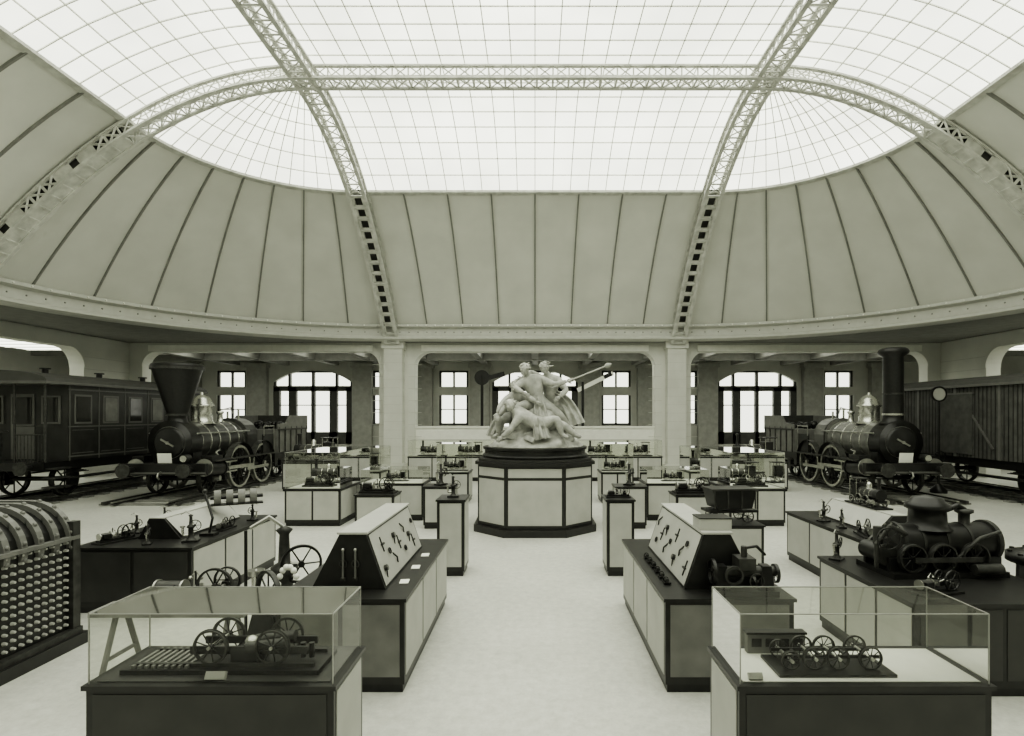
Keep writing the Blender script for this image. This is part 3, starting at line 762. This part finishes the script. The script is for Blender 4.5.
b=B(); b.cyl((0,0,0),(0,0,4.2),.07,M_iron,n=12); b.box((.6,0,4.2),(1.9,.06,.2),M_white,(0,-.45,0)); b.box((1.2,0,4.5),(.4,.08,.2),M_iron,(0,-.45,0)); b.lathe((0,0,0),(0,0,1),[(.35,0),(.35,.15),(.08,.4)],M_iron)
b.done('semaphore_signal',(2.3,27.2,0))

# ------------------------------------------------------------ firebox section
b=B()
b.T=Matrix.Translation((6.1,-5.4,0))
prof=[(-5.24,.12),(-5.24,1.18)]+[(-5.64+.4*math.cos(t*pi/16),1.18+.4*math.sin(t*pi/16)) for t in range(1,9)]+[(-7.0,1.58),(-7.0,.12)]
b.prism(prof,'y',4.3,6.4,M_iron)
b.bx(-7.1,-5.12,4.2,6.5,0,.13,M_dark); b.bx(-7.0,-5.16,4.25,6.45,.13,.2,M_iron2)
for i in range(23):
    for j in range(12):
        y=4.38+i*.091; z=.26+j*.083
        b.cyl((-5.24,y,z),(-5.20,y,z),.02,M_panel,r2=.013,n=6)
for i in range(11):
    y=4.4+i*.195
    arc=[Vector((-5.66+.46*math.cos(t*pi/16),y,1.2+.44*math.sin(t*pi/16))) for t in range(-1,9)]+[Vector((-7.0,y,1.64))]
    b.sweep(arc,[Vector((0,1,0))]*len(arc),.07,.1,M_grey,up=[Vector((1,0,.4)).normalized() if k<5 else Vector((0,0,1)) for k in range(len(arc))])
    for k in range(0,9,2): b.sph(arc[k],.025,M_grey,n=6,k=4)
b.bx(-5.27,-5.17,4.28,6.42,1.2,1.24,M_grey); b.bx(-5.27,-5.18,6.34,6.44,.13,1.4,M_iron2)
b.done('locomotive_firebox_section',(-6.1,5.4,0))

# ------------------------------------------------------------ side tables
def table(x0,x1,y0,y1,z,prism=None,nx=2,ny=3,name='exhibit_table'):
    cx,cy=(x0+x1)/2,(y0+y1)/2; b=B(); b.T=Matrix.Translation((-cx,-cy,0)); cabinet(b,x0,x1,y0,y1,z,nx,ny,M_darkpanel)
    if prism:
        a,c,h,p0,p1=prism
        b.prism([(a,z+.015),(a+(c-a)*.25,z+h),(a+(c-a)*.6,z+h),(c,z+.015)],'y',p0,p1,M_dark)
        b.add([(c+.004,p0+.04,z+.05),(c+.004,p1-.04,z+.05),(a+(c-a)*.61,p1-.04,z+h),(a+(c-a)*.61,p0+.04,z+h)],[(0,1,2,3)],M_panel)
        b.bx(min(a+(c-a)*.25,a+(c-a)*.6),max(a+(c-a)*.25,a+(c-a)*.6),p0,p1,z+h,z+h+.012,M_panel)
    return b.done(name,(cx,cy,0))
table(-6.05,-4.5,7.4,9.8,.85,(-5.55,-4.95,.3,7.9,9.5))
table(4.55,6.1,7.7,10.2,.85,(5.5,4.9,.3,8.1,9.8))
table(3.5,5.15,5.2,6.95,.85)
# ------------------------------------------------------------ model machines
def m_engine(name,loc,L=.8,rz=0,base=True):
    b=B(); s=L
    if base: b.bx(-.5*s,.5*s,-.2*s,.2*s,0,.05*s,M_dark)
    b.bx(-.45*s,.45*s,-.1*s,.1*s,.05*s,.11*s,M_iron)
    b.cyl((-.42*s,0,.2*s),(-.15*s,0,.2*s),.085*s,M_iron2,n=18); b.cyl((-.44*s,0,.2*s),(-.42*s,0,.2*s),.1*s,M_steel,n=18); b.cyl((-.15*s,0,.2*s),(-.13*s,0,.2*s),.1*s,M_steel,n=18)
    b.bx(-.38*s,-.2*s,-.13*s,-.07*s,.15*s,.26*s,M_iron)
    b.cyl((-.13*s,0,.2*s),(.02*s,0,.2*s),.012*s,M_steel,n=8); b.bx(0,.05*s,-.04*s,.04*s,.15*s,.25*s,M_steel)
    b.cyl((.03*s,0,.2*s),(.25*s,0,.25*s),.015*s,M_steel,n=8)
    b.wheel((.27*s,-.13*s,.26*s),(0,-1,0),.2*s,.03*s,M_iron,sp=6,flange=False); b.wheel((.27*s,.12*s,.26*s),(0,1,0),.15*s,.03*s,M_iron,sp=6,flange=False)
    b.cyl((.27*s,-.15*s,.22*s),(.27*s,.15*s,.22*s),.018*s,M_steel,n=8)
    for y in(-.07,.07): b.prism([(.2*s,.1*s),(.24*s,.26*s),(.3*s,.26*s),(.34*s,.1*s)],'y',y*s-.012*s,y*s+.012*s,M_iron)
    b.cyl((-.05*s,.06*s,.1*s),(-.05*s,.06*s,.38*s),.012*s,M_iron,n=8)
    for q in(-1,1): b.cyl((-.05*s,.06*s,.38*s),(-.05*s+q*.06*s,.06*s,.31*s),.006*s,M_brass,n=6); b.sph((-.05*s+q*.06*s,.06*s,.3*s),.022*s,M_brass,n=10,k=6)
    return b.done(name,loc,rz)
def m_loco(name,loc,L=.8,rz=0):
    b=B(); s=L
    b.bx(-.55*s,.55*s,-.16*s,.16*s,0,.03*s,M_dark)
    b.bx(-.48*s,.48*s,-.09*s,.09*s,.13*s,.16*s,M_iron)
    b.cyl((-.42*s,0,.26*s),(.2*s,0,.26*s),.1*s,M_clad,n=20); b.cyl((-.45*s,0,.26*s),(-.32*s,0,.26*s),.108*s,M_iron,n=20)
    for x in(-.2,-.05,.1): b.cyl((x*s-.008*s,0,.26*s),(x*s+.008*s,0,.26*s),.103*s,M_brass,n=20)
    b.bx(.18*s,.38*s,-.1*s,.1*s,.16*s,.42*s,M_iron); b.bx(.15*s,.46*s,-.13*s,.13*s,.5*s,.52*s,M_iron)
    for x in(.2,.44):
        for y in(-.11,.11): b.cyl((x*s,y*s,.16*s),(x*s,y*s,.5*s),.008*s,M_brass,n=6)
    b.lathe((-.37*s,0,.35*s),(0,0,1),[(.05*s,0),(.035*s,.03*s),(.035*s,.2*s),(.055*s,.23*s),(.05*s,.25*s),(0,.25*s)],M_iron,n=14)
    b.lathe((-.05*s,0,.34*s),(0,0,1),[(.06*s,0),(.05*s,.02*s),(.05*s,.09*s),(.03*s,.13*s),(0,.14*s)],M_brass,n=14)
    for x,r in((-.36,.07),(-.12,.1),(.12,.1),(.36,.07)):
        for y in(-1,1): b.wheel((x*s,y*.12*s,.03*s+r*s),(0,y,0),r*s,.025*s,M_iron,M_steel,sp=8)
        b.cyl((x*s,-.12*s,.03*s+r*s),(x*s,.12*s,.03*s+r*s),.012*s,M_steel,n=8)
    for y in(-1,1): b.cyl((-.42*s,y*.14*s,.13*s),(-.28*s,y*.14*s,.13*s),.04*s,M_steel,n=12); b.box((0,y*.145*s,.13*s),(.28*s,.012*s,.025*s),M_steel)
    return b.done(name,loc,rz)
def m_pump(name,loc,h=.7,rz=0):
    b=B(); s=h
    b.bx(-.22*s,.22*s,-.16*s,.16*s,0,.06*s,M_iron)
    b.lathe((0,0,.06*s),(0,0,1),[(.14*s,0),(.08*s,.08*s),(.07*s,.35*s),(.11*s,.37*s),(.11*s,.42*s),(.05*s,.46*s),(.04*s,.7*s),(.07*s,.74*s),(0,.78*s)],M_iron2,n=18)
    b.wheel((.13*s,-.06*s,.5*s),(0,1,.1),.17*s,.03*s,M_iron,sp=6,flange=False)
    b.cyl((0,0,.5*s),(.13*s,-.06*s,.5*s),.02*s,M_steel,n=8)
    b.tube([(0,0,.82*s),(-.12*s,0,.92*s),(-.26*s,0,.84*s)],.016*s,M_steel)
    b.tube([(-.07*s,0,.2*s),(-.2*s,0,.2*s),(-.22*s,0,.3*s),(-.22*s,0,.45*s)],.035*s,M_brass); b.cyl((-.22*s,0,.44*s),(-.22*s,0,.48*s),.07*s,M_steel,n=14)
    return b.done(name,loc,rz)
def m_wheelset(b,x,y,z,r,w,ms=None):
    for q in(-1,1): b.wheel((x,y+q*w/2,z+r),(0,q,0),r,.022,M_iron,ms or M_iron2,sp=9)
    b.cyl((x,y-w/2-.03,z+r),(x,y+w/2+.03,z+r),.012,M_steel,n=10)
# near left case: running gear model
b=B(); z=.861; b.T=Matrix.Translation((2.1,-3.95,-z))
b.bx(-2.78,-1.45,3.78,4.14,z,z+.03,M_iron)
for y in(3.84,4.08): b.bx(-2.72,-1.5,y-.012,y+.012,z+.03,z+.055,M_iron2)
for y in(3.86,4.04): b.bx(-2.35,-1.55,y-.01,y+.01,z+.11,z+.16,M_iron)
for x in(-2.2,-1.78): m_wheelset(b,x,3.95,z+.05,.115,.24)
for k in range(9): b.bx(-2.72+k*.045,-2.70+k*.045,3.8,4.12,z+.03,z+.05,M_grey)
b.cyl((-1.98,3.88,z+.14),(-1.7,3.88,z+.17),.04,M_iron2,n=14); b.cyl((-1.98,4.02,z+.14),(-1.7,4.02,z+.17),.04,M_iron2,n=14)
b.cyl((-2.35,3.88,z+.15),(-1.98,3.88,z+.14),.012,M_steel,n=8); b.bx(-2.08,-1.9,3.86,4.04,z+.03,z+.12,M_iron)
b.sph((-1.98,3.95,z+.15),.05,M_steel,n=12,k=8)
for q in(-1.62,-1.56): b.cyl((q,3.95,z+.05),(q,3.95,z+.15),.02,M_iron,n=10)
b.done('model_running_gear',(-2.1,3.95,z))
b=B(); b.box((0,0,0),(.13,.03,.05),M_panel,(-.5,0,0)); b.done('exhibit_label',(-2.1,3.72,.885))
b=B(); b.T=Matrix.Translation((-1.98,-3.92,-.861)); b.bx(1.62,2.40,3.74,4.06,.861,.88,M_dark)
for x in(1.73,1.89,2.05,2.27): m_wheelset(b,x,3.92,.88,.062 if x<1.8 else .076,.2)
for y in(3.86,3.98): b.bx(1.66,2.35,y-.006,y+.006,.94,.96,M_iron)
for x in(1.8,1.96,2.14): b.bx(x-.01,x+.01,3.86,3.98,.94,.955,M_iron)
b.done('model_wheelsets',(1.98,3.92,.861))
b=B(); b.box((0,0,0),(.09,.03,.04),M_panel,(-.5,0,0)); b.done('exhibit_label',(1.45,3.72,.882))
b=B(); b.bx(0,.42,0,.06,0,.14,M_grey); b.bx(-.01,.43,-.01,.07,.14,.155,M_dark)
for k in range(4): b.bx(.03+k*.1,.10+k*.1,-.006,0,.05,.11,M_dark)
b.done('model_carriage_body',(1.55,4.12,.861))

# trestle with engine at left
b=B()
for x in(-.55,.55):
    for q in(-1,1): b.cyl((x,q*.3,0),(x,q*.06,.66),.028,M_wood,n=6)
    b.cyl((x,-.2,.25),(x,.2,.25),.02,M_wood,n=6)
b.bx(-.75,.75,-.17,.17,.65,.7,M_wood)
b.done('timber_trestle',(-3.55,5.6,0))
m_engine('model_steam_engine',(-3.35,5.6,.7),.9,.0)
m_pump('hand_pump',(-3.15,7.1,0),1.45,.5)
b=B(); b.wheel((0,0,.62),(.8,1,0),.26,.05,M_iron2,sp=8,flange=False); b.cyl((-.06,-.08,.62),(.06,.08,.62),.04,M_steel,n=10)
b.prism([(-.22,0),(-.05,.64),(.05,.64),(.22,0)],'y',.12,.16,M_iron); b.prism([(-.22,0),(-.05,.64),(.05,.64),(.22,0)],'y',-.16,-.12,M_iron); b.cyl((-.3,.1,0),(-.3,.1,1.3),.018,M_iron,n=8); b.bx(-.35,-.2,.05,.15,0,.03,M_iron)
for k in range(9):
    a=k/9*pi; b.sph((.22+.12*math.cos(a),0,.62+.3*math.sin(a)),.035,M_white,n=8,k=6)
b.cyl((.22,0,0),(.22,0,.62),.02,M_iron,n=8)
b.done('flywheel_stand',(-2.95,6.25,.0))
# left table exhibits
m_engine('model_steam_engine',(-5.75,7.75,.865),.5,1.2); m_pump('model_injector',(-4.72,7.75,.865),.45,.3)
m_engine('model_steam_engine',(-4.72,8.6,.865),.4,1.57)
b=B()
for k in range(4): b.cyl((-.1+k*.17,0,.12),(.0+k*.17,0,.12),.12,M_grey if k%2 else M_wood,n=24)
b.cyl((-.15,0,.12),(.6,0,.12),.03,M_iron,n=8); b.bx(-.15,.6,-.1,.1,0,.02,M_dark)
b.done('cylinder_block_model',(-5.0,9.0,1.165),.5)
for i,(x,y) in enumerate(((-5.85,8.3),(-5.9,9.0),(-5.2,7.58),(-4.65,9.3))): m_pump('model_injector',(x,y,.865),.32,i)
b=B(); b.tube([(0,0,0.03),(.05,0,.25),(-.12,.1,.6)],.018,M_iron); b.box((0,0,.02),(.2,.15,.04),M_iron); b.sph((-.12,.1,.62),.035,M_iron2)
b.done('switch_lever',(-4.7,8.15,.865))
m_pump('model_injector',(2.32,6.2,.885),.25,1)
b=B()
b.bx(-.3,.3,-.1,.1,0,.05,M_iron)
for x in(-.22,.2): b.prism([(x-.07,.05),(x-.04,.28),(x+.04,.28),(x+.07,.05)],'y',-.06,.06,M_iron)
b.cyl((-.3,0,.22),(.3,0,.22),.05,M_iron2,n=14); b.wheel((-.3,0,.22),(1,0,0),.12,.03,M_iron,sp=5,flange=False); b.wheel((.3,0,.2),(1,0,0),.09,.03,M_iron,sp=5,flange=False)
b.bx(-.08,.08,-.1,.1,.25,.36,M_iron2); b.cyl((0,0,.36),(0,0,.46),.03,M_iron2,n=10); b.tube([(0,0,.44),(.12,0,.46),(.2,0,.38)],.014,M_iron)
b.ring((-.12,-.08,.2),(0,1,0),.09,.03,.02,M_iron2,n=20); b.wheel((.08,-.12,.16),(0,1,0),.07,.02,M_iron2,sp=5,flange=False)
b.done('model_lathe',(2.0,5.41,.885))
# right tables exhibits: large compound engine model
b=B()
b.bx(-.66,.62,-.32,.32,0,.06,M_iron)
b.cyl((-.42,0,.33),(.6,0,.33),.2,M_iron,n=32); b.cyl((.6,0,.33),(.65,0,.33),.23,M_iron2,n=32); b.cyl((-.46,0,.33),(-.42,0,.33),.22,M_iron2,n=32)
for k in range(12):
    a=k*pi/6; b.cyl((.65,.205*math.cos(a),.33+.205*math.sin(a)),(.665,.205*math.cos(a),.33+.205*math.sin(a)),.012,M_steel,n=6)
    b.cyl((-.475,.2*math.cos(a),.33+.2*math.sin(a)),(-.46,.2*math.cos(a),.33+.2*math.sin(a)),.012,M_steel,n=6)
for x in(-.22,.05,.32): b.cyl((x-.015,0,.33),(x+.015,0,.33),.208,M_iron2,n=32)
b.lathe((-.05,0,.48),(0,0,1),[(.24,0),(.19,.04),(.18,.2),(.22,.22),(.22,.27),(.17,.29),(.15,.34),(.04,.36),(0,.37)],M_iron,n=32)
b.lathe((.38,0,.50),(0,0,1),[(.08,0),(.055,.03),(.055,.13),(.09,.15),(.09,.18),(0,.19)],M_iron2,n=16)
b.tube([(.13,0,.66),(.3,.0,.72),(.38,0,.68)],.03,M_iron)
for x,r in((-.42,.15),(-.08,.15),(.28,.15)):
    for q in(-1,1): b.wheel((x,q*.27,r+.06),(0,q,0),r,.05,M_iron,M_iron2,sp=8)
b.tube([(-.45,-.2,.46),(-.62,-.2,.54),(-.74,-.15,.34),(-.74,-.15,.1)],.025,M_iron2); b.box((-.06,-.32,.2),(.74,.02,.05),M_iron2)
b.cyl((-.62,-.12,.22),(-.62,.2,.22),.1,M_iron,n=18); b.cyl((-.62,-.15,.22),(-.62,-.12,.22),.12,M_iron2,n=18)
b.wheel((-.68,-.26,.42),(.2,1,0),.12,.02,M_iron,sp=5,flange=False); b.cyl((-.68,-.26,.42),(-.62,0,.42),.015,M_steel,n=8); b.cyl((-.62,0,.2),(-.62,0,.5),.05,M_iron2,n=12)
b.tube([(.1,-.25,.2),(.3,-.3,.42),(.55,-.27,.48)],.02,M_iron2); b.cyl((.2,-.34,.1),(.5,-.34,.1),.06,M_iron2,n=14)
for q in(-1,1): b.bx(-.64,.62,q*.2-.02,q*.2+.02,.06,.2,M_iron)
b.done('model_tank_locomotive',(4.42,6.3,.865),.06)
m_engine('model_steam_engine',(4.75,8.1,.865),.5,1.35)
m_pump('model_injector',(3.62,6.78,.865),.4,.8); m_engine('model_steam_engine',(3.9,5.5,.865),.5,.3)
m_engine('model_steam_engine',(5.8,8.3,.865),.5,1.4); m_pump('model_injector',(4.70,9.2,.865),.4,.4); m_pump('model_injector',(4.72,8.7,.865),.34,1.4)
m_loco('model_locomotive',(5.27,8.95,1.165),.8,1.57)
b=B(); b.lathe((0,0,0),(0,0,1),[(0,0),(.45,0),(.45,.08),(.36,.1),(.34,.95),(.44,.98),(.44,1.06),(.3,1.1),(.12,1.16),(.1,1.25),(0,1.25)],M_iron,n=32)
for k in range(12): a=k*pi/6; b.cyl((.4*math.cos(a),.4*math.sin(a),1.05),(.4*math.cos(a),.4*math.sin(a),1.09),.025,M_iron2,n=6)
b.done('steam_cylinder_casting',(5.68,6.15,0))
b=B(); cabinet(b,-.45,.45,-.35,.35,.78,1,1); b.done('exhibit_pedestal',(3.3,9.6,0))
b=B() # tipping wagon
b.bx(-.42,.42,-.2,.2,.17,.21,M_iron)
b.prism([(-.38,.55),(-.30,.24),(.30,.24),(.38,.55)],'y',-.22,.22,M_iron); b.bx(-.4,.4,-.24,.24,.54,.57,M_iron2)
for x in(-.35,-.12,.12,.35): b.bx(x-.012,x+.012,-.235,-.22,.24,.55,M_iron2)
for x in(-.25,.25):
    m_wheelset(b,x,0,0,.1,.34)
b.done('model_tipping_wagon',(3.3,9.6,.8),.1)
m_pump('model_gauge_pump',(-1.36,9.4,1.235),.42,0); m_engine('model_steam_engine',(1.38,9.4,1.235),.40,0)
# mid glass cases
for sx in(-1,1):
    for(x0,x1,y0,y1,zb,zg) in((4.55,5.85,13.2,15.6,.86,1.72),(2.75,4.3,13.9,14.9,.9,1.25),(4.7,6.0,17.2,18.4,.86,1.6),(1.95,2.9,16.6,17.6,.9,1.75)):
        a,c=sorted((sx*x0,sx*x1)); showcase(a,c,y0,y1,zb,zg,2,2)
        m_loco('model_locomotive',((a+c)/2,(y0+y1)/2,zb+.021),min(c-a,1.3)*.78 if zg-zb>.5 else .55)
    m_engine('model_steam_engine',(sx*5.2,13.65,.881),.75,.0)
    b=B(); cabinet(b,-.4,.4,-.3,.3,.95,1,1); b.done('exhibit_pedestal',(sx*3.3,11.9,0))
    m_engine('model_steam_engine',(sx*3.3,11.9,.965),.75,.1*sx)
    b=B(); cabinet(b,-.35,.35,-.3,.3,.95,1,1); b.done('exhibit_pedestal',(sx*2.2,13.2,0))
    m_pump('model_injector',(sx*2.2,13.2,.965),.6,1)
    b=B(); cabinet(b,-1.0,1.0,-.4,.4,.98,2,1); b.done('exhibit_pedestal',(sx*7.6,19.6,0))
    m_loco('model_locomotive',(sx*7.6,19.6,.995),1.6,.1*sx)
    a,c=sorted((sx*.3,sx*5.0)); showcase(a,c,22.2,23.1,.95,1.6,5,1,name='long_glass_case')
    for k in range(3): m_loco('model_locomotive',(sx*(1.1+k*1.5),22.65,.971),1.05)

# ------------------------------------------------------------ world, camera
w=bpy.data.worlds.new('world'); sc.world=w; w.use_nodes=True
bg=w.node_tree.nodes['Background']; bg.inputs['Color'].default_value=(.99,1,.89,1); bg.inputs['Strength'].default_value=2.4
cam=bpy.data.cameras.new('camera'); co=bpy.data.objects.new('camera',cam); sc.collection.objects.link(co)
co.location=(0,0,2.6); co.rotation_euler=(pi/2,0,0)
cam.sensor_width=36; cam.lens=36*565/1024; cam.shift_x=(512-535)/1024; cam.shift_y=(415-368)/1024; cam.clip_start=.05; cam.clip_end=200
sc.camera=co
sc.view_settings.view_transform='AgX'
sc.view_settings.look='AgX - Medium High Contrast'
sc.view_settings.exposure=0.1
